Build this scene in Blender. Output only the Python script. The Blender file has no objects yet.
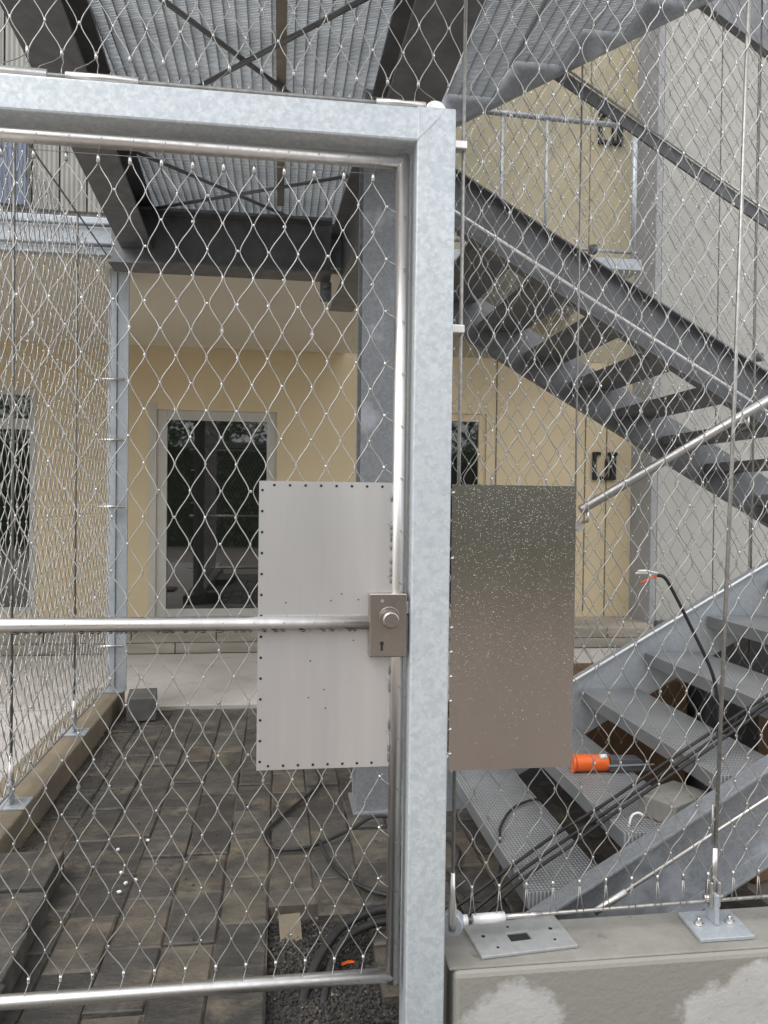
import bpy, math, random
import numpy as np
from mathutils import Vector, Matrix
random.seed(7); rng = np.random.default_rng(7)
S = bpy.context.scene
COL = S.collection

# ------------------------------------------------------------------ camera
EYE = Vector((0, 0, 1.36)); FPX = 770.0
PITCH, ROLL, YAW = -math.radians(.85), math.radians(.73), math.radians(7.76)
fw = Vector((math.sin(YAW)*math.cos(PITCH), math.cos(YAW)*math.cos(PITCH), math.sin(PITCH)))
r0 = fw.cross(Vector((0, 0, 1))).normalized(); u0 = r0.cross(fw)
RT = r0*math.cos(ROLL) + u0*math.sin(ROLL); UP = -r0*math.sin(ROLL) + u0*math.cos(ROLL)
cd = bpy.data.cameras.new('camera'); cam = bpy.data.objects.new('camera', cd); COL.objects.link(cam)
M = Matrix((RT, UP, -fw)).transposed().to_4x4(); M.translation = EYE; cam.matrix_world = M
cd.sensor_fit = 'VERTICAL'; cd.sensor_height = 24; cd.lens = FPX/1024*24; cd.clip_start = .02; cd.clip_end = 2000
S.camera = cam

# ------------------------------------------------------------------ light
SUN_EL, SUN_AZ = math.radians(55), math.radians(235)      # azimuth clockwise from +Y: behind the viewer, a little left
w = bpy.data.worlds.new('World'); S.world = w; w.use_nodes = True
nt = w.node_tree; bg = nt.nodes['Background']; sky = nt.nodes.new('ShaderNodeTexSky')
sky.sky_type = 'NISHITA'; sky.sun_disc = False; sky.sun_elevation = SUN_EL; sky.sun_rotation = SUN_AZ
sky.air_density = 1.0; sky.dust_density = 6.0; sky.ozone_density = .6
hs = nt.nodes.new('ShaderNodeHueSaturation'); hs.inputs['Saturation'].default_value = .22
cm = nt.nodes.new('ShaderNodeMix'); cm.data_type = 'RGBA'; cm.inputs[0].default_value = .6; cm.inputs[7].default_value = (9.0, 9.2, 9.5, 1)   # even cloud layer
nt.links.new(sky.outputs[0], hs.inputs['Color']); nt.links.new(hs.outputs[0], cm.inputs[6]); nt.links.new(cm.outputs[2], bg.inputs[0]); bg.inputs[1].default_value = .15
sl = bpy.data.lights.new('sun', 'SUN'); sl.energy = .6; sl.angle = math.radians(40); sl.color = (1, .975, .94)
so = bpy.data.objects.new('sun', sl); COL.objects.link(so)
sd = Vector((math.sin(SUN_AZ)*math.cos(SUN_EL), math.cos(SUN_AZ)*math.cos(SUN_EL), math.sin(SUN_EL)))
so.rotation_euler = sd.to_track_quat('Z', 'Y').to_euler(); so.location = (-3, -6, 9)
S.view_settings.view_transform = 'Standard'; S.view_settings.look = 'None'
S.view_settings.exposure = .8; S.view_settings.gamma = 1.0

# ------------------------------------------------------------------ materials
MT = {}
def mat(name, col, rough=.6, metal=0., col2=None, scale=8., detail=5., bump=0., bscale=60., stretch=(1, 1, 1), lo=.35, hi=.65,
        rvar=0., objvar=0., third=None, tscale=3., tlo=.55, thi=.7, coat=0., spec=.5, voron=False, gen='Object'):
    m = bpy.data.materials.new(name); m.use_nodes = True; n = m.node_tree.nodes; L = m.node_tree.links
    b = n['Principled BSDF']; b.inputs['Metallic'].default_value = metal; b.inputs['Roughness'].default_value = rough
    b.inputs['Coat Weight'].default_value = coat; b.inputs['Coat Roughness'].default_value = .12; b.inputs['Specular IOR Level'].default_value = spec
    tc = n.new('ShaderNodeTexCoord'); mp = n.new('ShaderNodeMapping'); mp.inputs['Scale'].default_value = stretch
    L.new(tc.outputs[gen], mp.inputs[0]); src = mp.outputs[0]
    oi = n.new('ShaderNodeObjectInfo')
    ad = n.new('ShaderNodeVectorMath'); ad.operation = 'ADD'
    ml = n.new('ShaderNodeMath'); ml.operation = 'MULTIPLY'; ml.inputs[1].default_value = 37.0
    L.new(oi.outputs['Random'], ml.inputs[0]); L.new(src, ad.inputs[0]); L.new(ml.outputs[0], ad.inputs[1]); src = ad.outputs[0]
    def noise(sc, dt=detail):
        t = n.new('ShaderNodeTexNoise'); t.inputs['Scale'].default_value = sc; t.inputs['Detail'].default_value = dt
        t.inputs['Roughness'].default_value = .6; L.new(src, t.inputs['Vector']); return t
    def ramp(o, a, z):
        r = n.new('ShaderNodeMapRange'); r.inputs[1].default_value = a; r.inputs[2].default_value = z; L.new(o, r.inputs[0]); return r.outputs[0]
    def mix(f, a, c):
        x = n.new('ShaderNodeMix'); x.data_type = 'RGBA'; L.new(f, x.inputs[0])
        for i, v in ((6, a), (7, c)):
            if isinstance(v, tuple): x.inputs[i].default_value = v + (1,)
            else: L.new(v, x.inputs[i])
        return x.outputs[2]
    out = col; n1 = None
    if col2:
        if voron:
            v = n.new('ShaderNodeTexVoronoi'); v.inputs['Scale'].default_value = scale; L.new(src, v.inputs['Vector'])
            n0 = noise(scale*.4); a2 = n.new('ShaderNodeMath'); a2.operation = 'ADD'
            sp = n.new('ShaderNodeSeparateColor'); L.new(v.outputs['Color'], sp.inputs[0])
            mm = n.new('ShaderNodeMath'); mm.operation = 'MULTIPLY'; mm.inputs[1].default_value = .45; L.new(sp.outputs[0], mm.inputs[0])
            L.new(mm.outputs[0], a2.inputs[0]); L.new(n0.outputs[0], a2.inputs[1]); f = ramp(a2.outputs[0], lo, hi)
        else:
            n1 = noise(scale); f = ramp(n1.outputs[0], lo, hi)
        out = mix(f, col, col2)
        if rvar:
            rr = n.new('ShaderNodeMapRange'); rr.inputs[3].default_value = rough - rvar; rr.inputs[4].default_value = rough + rvar
            L.new(f, rr.inputs[0]); L.new(rr.outputs[0], b.inputs['Roughness'])
    if third:
        t3 = noise(tscale, 4); out = mix(ramp(t3.outputs[0], tlo, thi), out, third)
    if objvar:
        h = n.new('ShaderNodeHueSaturation'); rv = n.new('ShaderNodeMapRange'); rv.inputs[3].default_value = 1 - objvar; rv.inputs[4].default_value = 1 + objvar
        L.new(oi.outputs['Random'], rv.inputs[0]); L.new(rv.outputs[0], h.inputs['Value'])
        if isinstance(out, tuple): h.inputs['Color'].default_value = out + (1,)
        else: L.new(out, h.inputs['Color'])
        out = h.outputs[0]
    if isinstance(out, tuple): b.inputs['Base Color'].default_value = out + (1,)
    else: L.new(out, b.inputs['Base Color'])
    if bump:
        nb = noise(bscale, 6); bp = n.new('ShaderNodeBump'); bp.inputs['Strength'].default_value = bump; bp.inputs['Distance'].default_value = .01
        L.new(nb.outputs[0], bp.inputs['Height']); L.new(bp.outputs[0], b.inputs['Normal'])
    MT[name] = m; return m

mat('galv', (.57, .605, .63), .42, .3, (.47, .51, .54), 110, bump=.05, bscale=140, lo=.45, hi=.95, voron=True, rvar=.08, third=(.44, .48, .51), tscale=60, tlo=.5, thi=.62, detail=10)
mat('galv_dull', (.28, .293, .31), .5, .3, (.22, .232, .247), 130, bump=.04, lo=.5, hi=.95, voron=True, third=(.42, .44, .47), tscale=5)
mat('galv_post', (.42, .45, .475), .45, .35, (.36, .39, .42), 130, bump=.04, lo=.5, hi=.95, voron=True, third=(.32, .35, .38), tscale=9)
mat('plate_grey', (.36, .365, .365), .5, .3, (.31, .315, .315), 40, third=(.30, .30, .295), tscale=30, tlo=.62, thi=.7)
mat('rust', (.20, .085, .04), .85, 0, (.10, .05, .03), 6)
mat('shaded_dark_steel', (.20, .205, .215), .5, .3, (.145, .149, .156), 14, bump=.08)  # older galv, darkened to hold the shade under beams and flights
mat('stainless', (.72, .70, .68), .37, 1., (.62, .60, .58), 40, rvar=.06, stretch=(1, 1, .1))
mat('wire', (.48, .475, .46), .42, .85, (.34, .335, .32), 30)
mat('wire_far', (.36, .355, .34), .45, .7)
mat('sleeve', (.74, .74, .73), .34, 1., (.48, .48, .47), 25)
mat('lock_steel', (.42, .385, .36), .30, 1., (.36, .325, .30), 30, rvar=.06, stretch=(1, 1, .2))
mat('rope', (.40, .39, .37), .45, .7, (.28, .275, .26), 60)
mat('rope_dark', (.20, .195, .185), .5, .6)
mat('edge_bright', (.80, .80, .80), .35, .3)  # whitish, puts the sky glint of the middle flight's flange into colour
mat('panel_bright', (.58, .565, .56), .40, .7, (.46, .447, .443), 9, stretch=(1, 1, .10), lo=.3, hi=.75, rvar=.07, bump=.04, bscale=12, third=(.66, .645, .64), tscale=3, tlo=.5, thi=.75)
mat('black_hole', (.012, .012, .012), .8)
mat('concrete', (.25, .24, .215), .8, 0, (.17, .162, .145), 5, bump=.25, bscale=70, third=(.14, .125, .105), tscale=16, tlo=.62, thi=.72)
mat('concrete_kerb', (.21, .17, .115), .8, 0, (.15, .125, .09), 5, bump=.25, bscale=50, third=(.13, .11, .085), tscale=9, tlo=.6, thi=.75)
mat('concrete_light', (.45, .425, .395), .75, 0, (.37, .345, .315), 1.6, bump=.1, bscale=40, third=(.28, .255, .23), tscale=5, tlo=.55, thi=.8)
mat('step_stone', (.33, .29, .24), .8, 0, (.20, .18, .15), 3, bump=.2, bscale=30, stretch=(.5, 1, 3))
PV = dict(detail=9, lo=.36, hi=.72, bump=.7, bscale=80, stretch=(.6, 1, 1))
mat('paver', (.045, .042, .039), .58, 0, (.088, .080, .070), 18, objvar=.28, third=(.115, .098, .074), tscale=9, tlo=.54, thi=.76, **PV)
mat('paver_beige', (.058, .052, .045), .60, 0, (.125, .105, .078), 14, objvar=.2, **PV)
for nm in ('paver', 'paver_beige'):          # sand and damp that lie across several blocks
    n, L, b = MT[nm].node_tree.nodes, MT[nm].node_tree.links, MT[nm].node_tree.nodes['Principled BSDF']
    ge = n.new('ShaderNodeNewGeometry'); ol = b.inputs['Base Color'].links[0].from_socket
    for sc_, lo_, hi_, c_ in ((2.3, .50, .62, (.035, .033, .031)), (4.5, .55, .66, (.18, .148, .104))):
        z_ = n.new('ShaderNodeTexNoise'); z_.inputs['Scale'].default_value = sc_; z_.inputs['Detail'].default_value = 8; z_.inputs['Roughness'].default_value = .68; L.new(ge.outputs['Position'], z_.inputs['Vector'])
        r_ = n.new('ShaderNodeMapRange'); r_.inputs[1].default_value = lo_; r_.inputs[2].default_value = hi_; r_.inputs[4].default_value = .65; L.new(z_.outputs[0], r_.inputs[0])
        x_ = n.new('ShaderNodeMix'); x_.data_type = 'RGBA'; x_.inputs[7].default_value = c_ + (1,); L.new(r_.outputs[0], x_.inputs[0]); L.new(ol, x_.inputs[6]); ol = x_.outputs[2]
    L.new(ol, b.inputs['Base Color'])
mat('paver_grey', (.065, .065, .062), .7, 0, (.11, .107, .10), 9, bump=.35, bscale=60, objvar=.12)
mat('soil', (.12, .10, .078), .95, 0, (.06, .051, .042), 9, bump=.5, bscale=30, third=(.15, .125, .095), tscale=4)
mat('gravel', (.028, .026, .025), .85, 0, (.062, .056, .05), 6, bump=.3, bscale=90, third=(.26, .215, .155), tscale=45, tlo=.62, thi=.68)
mat('ground', (.27, .23, .205), .9, 0, (.20, .172, .152), 1.5, bump=.3, bscale=18)
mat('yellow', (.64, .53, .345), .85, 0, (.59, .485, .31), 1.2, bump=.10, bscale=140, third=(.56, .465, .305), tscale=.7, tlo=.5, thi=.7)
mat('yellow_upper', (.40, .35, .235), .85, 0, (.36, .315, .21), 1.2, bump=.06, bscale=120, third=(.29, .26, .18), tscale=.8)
mat('joint', (.16, .13, .085), .9)
mat('soffit', (.70, .65, .55), .85, 0, (.66, .61, .51), 1.0, bump=.03)
mat('grey_render', (.365, .36, .33), .85, 0, (.32, .315, .29), 1.5, bump=.08, bscale=90)
mat('return_grey', (.30, .30, .31), .8, 0, (.27, .27, .28), 2)
mat('clad_beige', (.36, .35, .31), .6, .1, objvar=.06)
mat('clad_blue', (.15, .19, .28), .55, .1, objvar=.05)
mat('frame_white', (.50, .485, .45), .45, 0, (.44, .425, .39), 3)
mat('room_dark', (.03, .03, .03), .9)
mat('black_plastic', (.012, .012, .013), .6, 0, (.03, .028, .026), 12)
mat('black_mark', (.010, .010, .011), .6)
mat('orange', (.85, .15, .02), .38, 0, (.75, .12, .015), 20)
mat('tool_grey', (.13, .13, .14), .45, .3)
mat('card', (.22, .13, .07), .85, 0, (.15, .09, .05), 8)
mat('red', (.35, .03, .02), .5)
mat('wire_red', (.75, .12, .04), .4)
mat('wire_white', (.8, .8, .78), .4)
mat('offcut', (.15, .145, .135), .8, 0, (.10, .097, .09), 12, bump=.4, bscale=60, third=(.36, .345, .32), tscale=7, tlo=.5, thi=.7)
mat('white_chip', (.75, .74, .72), .7)
mat('leaf', (.06, .12, .025), .6, 0, (.12, .20, .05), 3, objvar=.2)
mat('bark', (.08, .06, .045), .9, 0, (.05, .04, .03), 10, bump=.5, bscale=20)
mat('added_hedge', (.03, .045, .02), .8, 0, (.05, .07, .03), 4)

def nodes_of(name): m = MT[name]; return m.node_tree.nodes, m.node_tree.links, m.node_tree.nodes['Principled BSDF']
# glass: dark reflective pane one can see a little through
m = bpy.data.materials.new('glass'); m.use_nodes = True; n = m.node_tree.nodes; L = m.node_tree.links; b = n['Principled BSDF']
b.inputs['Base Color'].default_value = (.02, .022, .022, 1); b.inputs['Roughness'].default_value = .02; b.inputs['Specular IOR Level'].default_value = 1.0; b.inputs['Coat Weight'].default_value = 1; b.inputs['Coat Roughness'].default_value = .02; b.inputs['Coat IOR'].default_value = 1.7
gt = n.new('ShaderNodeBsdfTransparent'); gt.inputs[0].default_value = (.55, .58, .57, 1); mx = n.new('ShaderNodeMixShader'); mx.inputs[0].default_value = .3
L.new(b.outputs[0], mx.inputs[1]); L.new(gt.outputs[0], mx.inputs[2]); L.new(mx.outputs[0], n['Material Output'].inputs[0]); MT['glass'] = m
# dark stainless sheet with rain drops
m = mat('panel_wet', (.45, .415, .385), .26, 1., (.385, .355, .325), 3, stretch=(1, 1, .3)); n, L, b = nodes_of('panel_wet')
tc = n.new('ShaderNodeTexCoord'); v = n.new('ShaderNodeTexVoronoi'); v.inputs['Scale'].default_value = 250; v.inputs['Randomness'].default_value = 1
L.new(tc.outputs['Object'], v.inputs['Vector']); mr = n.new('ShaderNodeMapRange'); mr.inputs[1].default_value = .0; mr.inputs[2].default_value = .26; mr.inputs[3].default_value = 1; mr.inputs[4].default_value = 0
L.new(v.outputs['Distance'], mr.inputs[0])
sep = n.new('ShaderNodeSeparateColor'); L.new(v.outputs['Color'], sep.inputs[0])
sx = n.new('ShaderNodeSeparateXYZ'); L.new(tc.outputs['Object'], sx.inputs[0])
zr = n.new('ShaderNodeMapRange'); zr.inputs[1].default_value = .72; zr.inputs[2].default_value = 1.38; zr.inputs[3].default_value = 1.0; zr.inputs[4].default_value = .52; L.new(sx.outputs[2], zr.inputs[0])
gtm = n.new('ShaderNodeMath'); gtm.operation = 'GREATER_THAN'; L.new(sep.outputs[0], gtm.inputs[0]); L.new(zr.outputs[0], gtm.inputs[1])
mu = n.new('ShaderNodeMath'); mu.operation = 'MULTIPLY'; L.new(mr.outputs[0], mu.inputs[0]); L.new(gtm.outputs[0], mu.inputs[1])
bp = n.new('ShaderNodeBump'); bp.inputs['Strength'].default_value = .9; bp.inputs['Distance'].default_value = .0013; L.new(mu.outputs[0], bp.inputs['Height']); L.new(bp.outputs[0], b.inputs['Normal'])
# ribbed galvanised deck and pressed stair treads: fine transverse relief
def ribbed(name, col, col2, axis, scale, strength, metal=.35, two=False):
    m = mat(name, col, .45, metal); n, L, b = nodes_of(name)
    tc = n.new('ShaderNodeTexCoord'); wv = n.new('ShaderNodeTexWave'); wv.bands_direction = axis; wv.inputs['Scale'].default_value = scale
    wv.inputs['Distortion'].default_value = .3; wv.inputs['Detail'].default_value = 1; L.new(tc.outputs['Object'], wv.inputs['Vector']); h = wv.outputs['Fac']
    if two:
        w2 = n.new('ShaderNodeTexWave'); w2.bands_direction = 'X' if axis == 'Y' else 'Y'; w2.inputs['Scale'].default_value = scale*.8; L.new(tc.outputs['Object'], w2.inputs['Vector'])
        mm = n.new('ShaderNodeMath'); mm.operation = 'MULTIPLY'; L.new(h, mm.inputs[0]); L.new(w2.outputs['Fac'], mm.inputs[1]); h = mm.outputs[0]
    nz = n.new('ShaderNodeTexNoise'); nz.inputs['Scale'].default_value = 5; L.new(tc.outputs['Object'], nz.inputs['Vector'])
    x = n.new('ShaderNodeMix'); x.data_type = 'RGBA'; x.inputs[6].default_value = col2 + (1,); x.inputs[7].default_value = col + (1,); L.new(h, x.inputs[0])
    y = n.new('ShaderNodeMix'); y.data_type = 'RGBA'; y.blend_type = 'MULTIPLY'; y.inputs[0].default_value = .5; L.new(x.outputs[2], y.inputs[6]); L.new(nz.outputs[0], y.inputs[7])
    L.new(y.outputs[2], b.inputs['Base Color'])
    bp = n.new('ShaderNodeBump'); bp.inputs['Strength'].default_value = strength; bp.inputs['Distance'].default_value = .004; L.new(h, bp.inputs['Height']); L.new(bp.outputs[0], b.inputs['Normal'])
ribbed('deck_rib', (.82, .87, .90), (.58, .62, .65), 'Y', 26, .6)
ribbed('tread_top', (.64, .655, .66), (.24, .245, .25), 'X', 26, 1., .15, True)
ribbed('clad_beige', (.36, .35, .31), (.20, .195, .175), 'X', 11, .6, 0.)
ribbed('clad_blue', (.15, .19, .28), (.09, .115, .17), 'X', 11, .6, 0.)
# gable wall of the concrete wall with damp stains
m = mat('concrete_wall', (.46, .45, .435), .8, 0, (.37, .36, .345), 4, bump=.25, bscale=60, third=(.20, .19, .17), tscale=45, tlo=.66, thi=.72); n, L, b = nodes_of('concrete_wall')
tc = n.new('ShaderNodeTexCoord'); nz = n.new('ShaderNodeTexNoise'); nz.inputs['Scale'].default_value = 3.4; nz.inputs['Detail'].default_value = 3; L.new(tc.outputs['Object'], nz.inputs['Vector'])
sx = n.new('ShaderNodeSeparateXYZ'); L.new(tc.outputs['Object'], sx.inputs[0])
zr = n.new('ShaderNodeMapRange'); zr.inputs[1].default_value = -.1; zr.inputs[2].default_value = .2; zr.inputs[3].default_value = -.22; zr.inputs[4].default_value = .2; L.new(sx.outputs[2], zr.inputs[0])
ad = n.new('ShaderNodeMath'); L.new(nz.outputs[0], ad.inputs[0]); L.new(zr.outputs[0], ad.inputs[1])
def blob(cx_, cz_, rx_, rz_):
    a1 = n.new('ShaderNodeVectorMath'); a1.operation = 'SUBTRACT'; a1.inputs[1].default_value = (cx_, 1.83, cz_); L.new(tc.outputs['Object'], a1.inputs[0])
    a2 = n.new('ShaderNodeVectorMath'); a2.operation = 'MULTIPLY'; a2.inputs[1].default_value = (1/rx_, 0, 1/rz_); L.new(a1.outputs[0], a2.inputs[0])
    a3 = n.new('ShaderNodeVectorMath'); a3.operation = 'LENGTH'; L.new(a2.outputs[0], a3.inputs[0]); return a3.outputs['Value']
mn = n.new('ShaderNodeMath'); mn.operation = 'MINIMUM'; L.new(blob(.60, .0, .14, .16), mn.inputs[0]); L.new(blob(1.28, .0, .26, .185), mn.inputs[1])
nz.inputs['Scale'].default_value = 8; nz.inputs['Detail'].default_value = 10; nz.inputs['Roughness'].default_value = .65
ns = n.new('ShaderNodeMath'); ns.operation = 'MULTIPLY_ADD'; ns.inputs[1].default_value = 1.1; L.new(nz.outputs[0], ns.inputs[0]); L.new(mn.outputs[0], ns.inputs[2])
st = n.new('ShaderNodeMapRange'); st.inputs[1].default_value = 1.46; st.inputs[2].default_value = 1.60; L.new(ns.outputs[0], st.inputs[0])
x = n.new('ShaderNodeMix'); x.data_type = 'RGBA'; old = b.inputs['Base Color'].links[0].from_socket; x.inputs[7].default_value = (.235, .225, .20, 1)
L.new(st.outputs[0], x.inputs[0]); L.new(old, x.inputs[6]); L.new(x.outputs[2], b.inputs['Base Color'])

# ------------------------------------------------------------------ mesh helpers
class MB:
    def __init__(s): s.v = []; s.f = []; s.sm = []
    def add(s, v, f, smooth=False):
        o = len(s.v); s.v += [tuple(p) for p in v]; s.f += [tuple(i+o for i in q) for q in f]; s.sm += [smooth]*len(f); return s
    def box(s, x0, x1, y0, y1, z0, z1):
        v = [(x, y, z) for z in (z0, z1) for y in (y0, y1) for x in (x0, x1)]
        return s.add(v, [(0, 2, 3, 1), (4, 5, 7, 6), (0, 1, 5, 4), (2, 6, 7, 3), (0, 4, 6, 2), (1, 3, 7, 5)])
    def bar(s, p0, p1, wd, ht, up=(0, 0, 1), off=(0, 0)):
        p0, p1 = Vector(p0), Vector(p1); d = (p1-p0).normalized(); sd = d.cross(Vector(up)).normalized(); u = sd.cross(d)
        v = [p + sd*(a*wd/2+off[0]) + u*(c*ht/2+off[1]) for p in (p0, p1) for a, c in ((-1, -1), (1, -1), (1, 1), (-1, 1))]
        return s.add(v, [(0, 1, 2, 3), (7, 6, 5, 4), (0, 4, 5, 1), (1, 5, 6, 2), (2, 6, 7, 3), (3, 7, 4, 0)])
    def profile(s, poly, p0, p1, up=(0, 0, 1)):        # poly in (side, up), extruded p0 -> p1
        p0, p1 = Vector(p0), Vector(p1); d = (p1-p0).normalized(); sd = d.cross(Vector(up)).normalized(); u = sd.cross(d); n = len(poly)
        v = [p + sd*a + u*c for p in (p0, p1) for a, c in poly]
        return s.add(v, [tuple(range(n))[::-1], tuple(range(n, 2*n))] + [(i, (i+1) % n, n+(i+1) % n, n+i) for i in range(n)])
    def prism(s, poly, y0, y1):                        # poly in (x, z)
        n = len(poly); v = [(a, y, c) for y in (y0, y1) for a, c in poly]
        return s.add(v, [tuple(range(n)), tuple(range(n, 2*n))[::-1]] + [(i, n+i, n+(i+1) % n, (i+1) % n) for i in range(n)])
    def tube(s, pts, r, n=8, caps=True, smooth=True):
        pts = [Vector(p) for p in pts]; m = len(pts); rr = r if isinstance(r, (list, tuple)) else [r]*m; v = []; f = []
        ref = None
        for i, p in enumerate(pts):
            d = (pts[min(i+1, m-1)] - pts[max(i-1, 0)]).normalized()
            if ref is None: ref = Vector((1, 0, 0)) if abs(d.x) < .8 else Vector((0, 0, 1))
            a = (ref - d*ref.dot(d)).normalized(); ref = a; c = d.cross(a)
            v += [p + (a*math.cos(2*math.pi*k/n) + c*math.sin(2*math.pi*k/n))*rr[i] for k in range(n)]
        for i in range(m-1):
            for k in range(n): f.append((i*n+k, i*n+(k+1) % n, (i+1)*n+(k+1) % n, (i+1)*n+k))
        s.add(v, f, smooth)
        if caps: o = len(s.v)-m*n; s.f += [tuple(o+k for k in range(n))[::-1], tuple(o+(m-1)*n+k for k in range(n))]; s.sm += [False, False]
        return s
    def mesh(s, name):
        me = bpy.data.meshes.new(name); me.from_pydata(s.v, [], s.f); me.polygons.foreach_set('use_smooth', s.sm); me.update(); return me
    def build(s, name, material, parent=None, bevel=0, **kw):
        return link(name, s.mesh(name), material, parent, bevel, **kw)

def link(name, me, material, parent=None, bevel=0, loc=None, rot=None, label=None, cat=None, group=None, kind=None):
    o = bpy.data.objects.new(name, me); COL.objects.link(o)
    if me and material and not me.materials: me.materials.append(MT[material])
    if bevel:
        md = o.modifiers.new('bevel', 'BEVEL'); md.width = bevel; md.segments = 2; md.limit_method = 'ANGLE'
    if parent: o.parent = parent; o.matrix_parent_inverse = Matrix.Translation(-parent.location) if False else Matrix.Identity(4)
    if loc: o.location = loc
    if rot: o.rotation_euler = rot
    return tag(o, label, cat, group, kind)
def tag(o, label=None, cat=None, group=None, kind=None):
    for k, v in (('label', label), ('category', cat), ('group', group), ('kind', kind)):
        if v: o[k] = v
    return o
def thing(name, label, cat, group=None): return link(name, None, None, label=label, cat=cat, group=group)
def box(name, material, parent, *a, bevel=.002, **kw): return MB().box(*a).build(name, material, parent, bevel, **kw)
def arc(p0, p1, sag, n=8):
    p0, p1 = Vector(p0), Vector(p1); return [p0.lerp(p1, t/n) + Vector((0, 0, -sag*4*(t/n)*(1-t/n))) for t in range(n+1)]
def smooth_path(pts, n=6):
    P = [Vector(p) for p in pts]; P = [P[0]*2-P[1]] + P + [P[-1]*2-P[-2]]; out = []
    for i in range(1, len(P)-2):
        for k in range(n):
            t = k/n; a, b_, c, d = P[i-1:i+3]
            out.append(.5*((2*b_) + (c-a)*t + (2*a-5*b_+4*c-d)*t*t + (3*b_-a-3*c+d)*t**3))
    return out + [P[-2]]

# ------------------------------------------------------------------ cable net
def net(parent, org, du, n, z0, z1, W, HH, r, r_s, l_s, material='wire', sides=5, start=None, phase=0, nz=6, jitter=.0016, top=None, straight=.25):
    """strands zig-zag upward; neighbours meet at sleeves. org + du*(k*W/2) is the line of strand k"""
    du = Vector(du).normalized(); org = Vector(org); nrm = du.cross(Vector((0, 0, 1)))
    sl = MB(); amp = W/4 - r*.6; cache = {}
    for k in range(n):
        zs = z0 if start is None else start(k); ze = z1 if top is None else top(k)
        j0 = math.ceil((zs - z0)/(HH/2) - 1e-6); j1 = math.floor((ze - z0)/(HH/2) + 1e-6)
        if j1 <= j0: continue
        key = ((k+phase) % 2, j0, j1, k % 6 if jitter else 0)
        if key not in cache:
            pts = []
            jit = rng.normal(0, jitter, (j1-j0+1, 2)) if jitter else np.zeros((j1-j0+1, 2))
            for j in range(j0, j1+1):
                s0 = (-1)**(j+k+phase)
                for q in range(nz):
                    if j == j1 and q: break
                    t = q/nz; c = (1-straight)*math.cos(math.pi*t) + straight*(1-2*t)
                    jj = jit[j-j0]*(1-t) + jit[min(j-j0+1, j1-j0)]*t
                    pts.append(du*(s0*amp*c + jj[0]) + nrm*jj[1]*1.3 + Vector((0, 0, z0 + (j+t)*HH/2)))
            cache[key] = MB().tube(pts, r, sides, caps=False).mesh('mesh_wire')
        o = link('mesh_wire', cache[key], material, parent, loc=org + du*(k*W/2))
        for j in range(j0, j1+1):
            if (-1)**(j+k+phase) == 1:
                p = org + du*(k*W/2 + W/4) + Vector((0, 0, z0 + j*HH/2))
                sl.tube([p - Vector((0, 0, l_s/2)), p - Vector((0, 0, l_s*.3)), p + Vector((0, 0, l_s*.3)), p + Vector((0, 0, l_s/2))], [r_s*.6, r_s, r_s, r_s*.6], 6)
    return sl.build('wire_sleeves', 'sleeve', parent, kind='stuff')

def iprof(wd, ht, tf, tw):   # H section around centre
    a, b_, t, q = wd/2, ht/2, tf, tw/2
    return [(-a, -b_), (a, -b_), (a, -b_+t), (q, -b_+t), (q, b_-t), (a, b_-t), (a, b_), (-a, b_), (-a, b_-t), (-q, b_-t), (-q, -b_+t), (-a, -b_+t)]
def cprof(wd, ht, t, sgn):   # channel, web at 0, flanges toward sgn
    p = [(0, -ht/2), (sgn*wd, -ht/2), (sgn*wd, -ht/2+t), (sgn*t, -ht/2+t), (sgn*t, ht/2-t), (sgn*wd, ht/2-t), (sgn*wd, ht/2), (0, ht/2)]
    return p if sgn > 0 else p[::-1]

# ================================================================== SETTING
g = MB(); g.add([(-300, -300, -.10), (300, -300, -.10), (300, 300, -.10), (-300, 300, -.10)], [(0, 1, 2, 3)]).build('ground', 'ground', kind='structure')
path = box('paved_path', 'soil', None, -1.0, 1.72, .95, 5.1, -.099, -.0455, bevel=0, kind='structure')
for a_ in ((-1.0, -.022, .95), (-.022, 1.72, 2.60)): MB().box(a_[0]+.001, a_[1], a_[2], 5.1, -.0452, -.013).build('joint_sand', 'soil', path)
pv = {}
for ln in (.24, .30):
    for q in range(2):
        me = MB().box(-.0775, .0775, -ln/2+.004, ln/2-.004, -.035, .035)
        import bmesh
        bm = bmesh.new()
        vs = [bm.verts.new(p) for p in me.v]; [bm.faces.new([vs[i] for i in f]) for f in me.f]
        bmesh.ops.bevel(bm, geom=[e for e in bm.edges if e.verts[0].co.z > 0 and e.verts[1].co.z > 0], offset=.004 + .003*q, segments=1, affect='EDGES')
        mm = bpy.data.meshes.new('paver'); bm.to_mesh(mm); bm.free(); pv[ln, q] = mm
        if q: mb_ = mm.copy(); mb_.materials.append(MT['paver_beige']); pv[ln, 2] = mb_
cx = -.18 - .16*5 + .08
for c in range(16):
    X = cx + .16*c; y = 1.12 + (.13*((c*7) % 5)/2 % .3)
    if X > .72: y = max(y, 2.05)
    while y < 5.0:
        ln = random.choice((.24, .30, .30)) if y < 4.75 else .24
        ln = min(ln, .30); yc = y + ln/2
        gone = (X > -.02 and X < .14 and yc < 2.60) or (X >= .14 and X < .31 and yc < 2.40) or (X >= .31 and yc < 2.2)
        if y + ln > 5.13: break
        if not gone:
            link('paver', pv[ln, 2 if random.random() < .16 else random.randint(0, 1)], 'paver', path, loc=(X + random.uniform(-.002, .002), yc, -.038 + random.uniform(-.006, .006)),
                 rot=(random.uniform(-.018, .018), random.uniform(-.02, .02), random.uniform(-.012, .012)))
        y += ln
slab = MB().box(-9, 7, 5.135, 6.85, -.12, .006).build('concrete_apron', 'concrete_light', bevel=.006, kind='structure')
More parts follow.
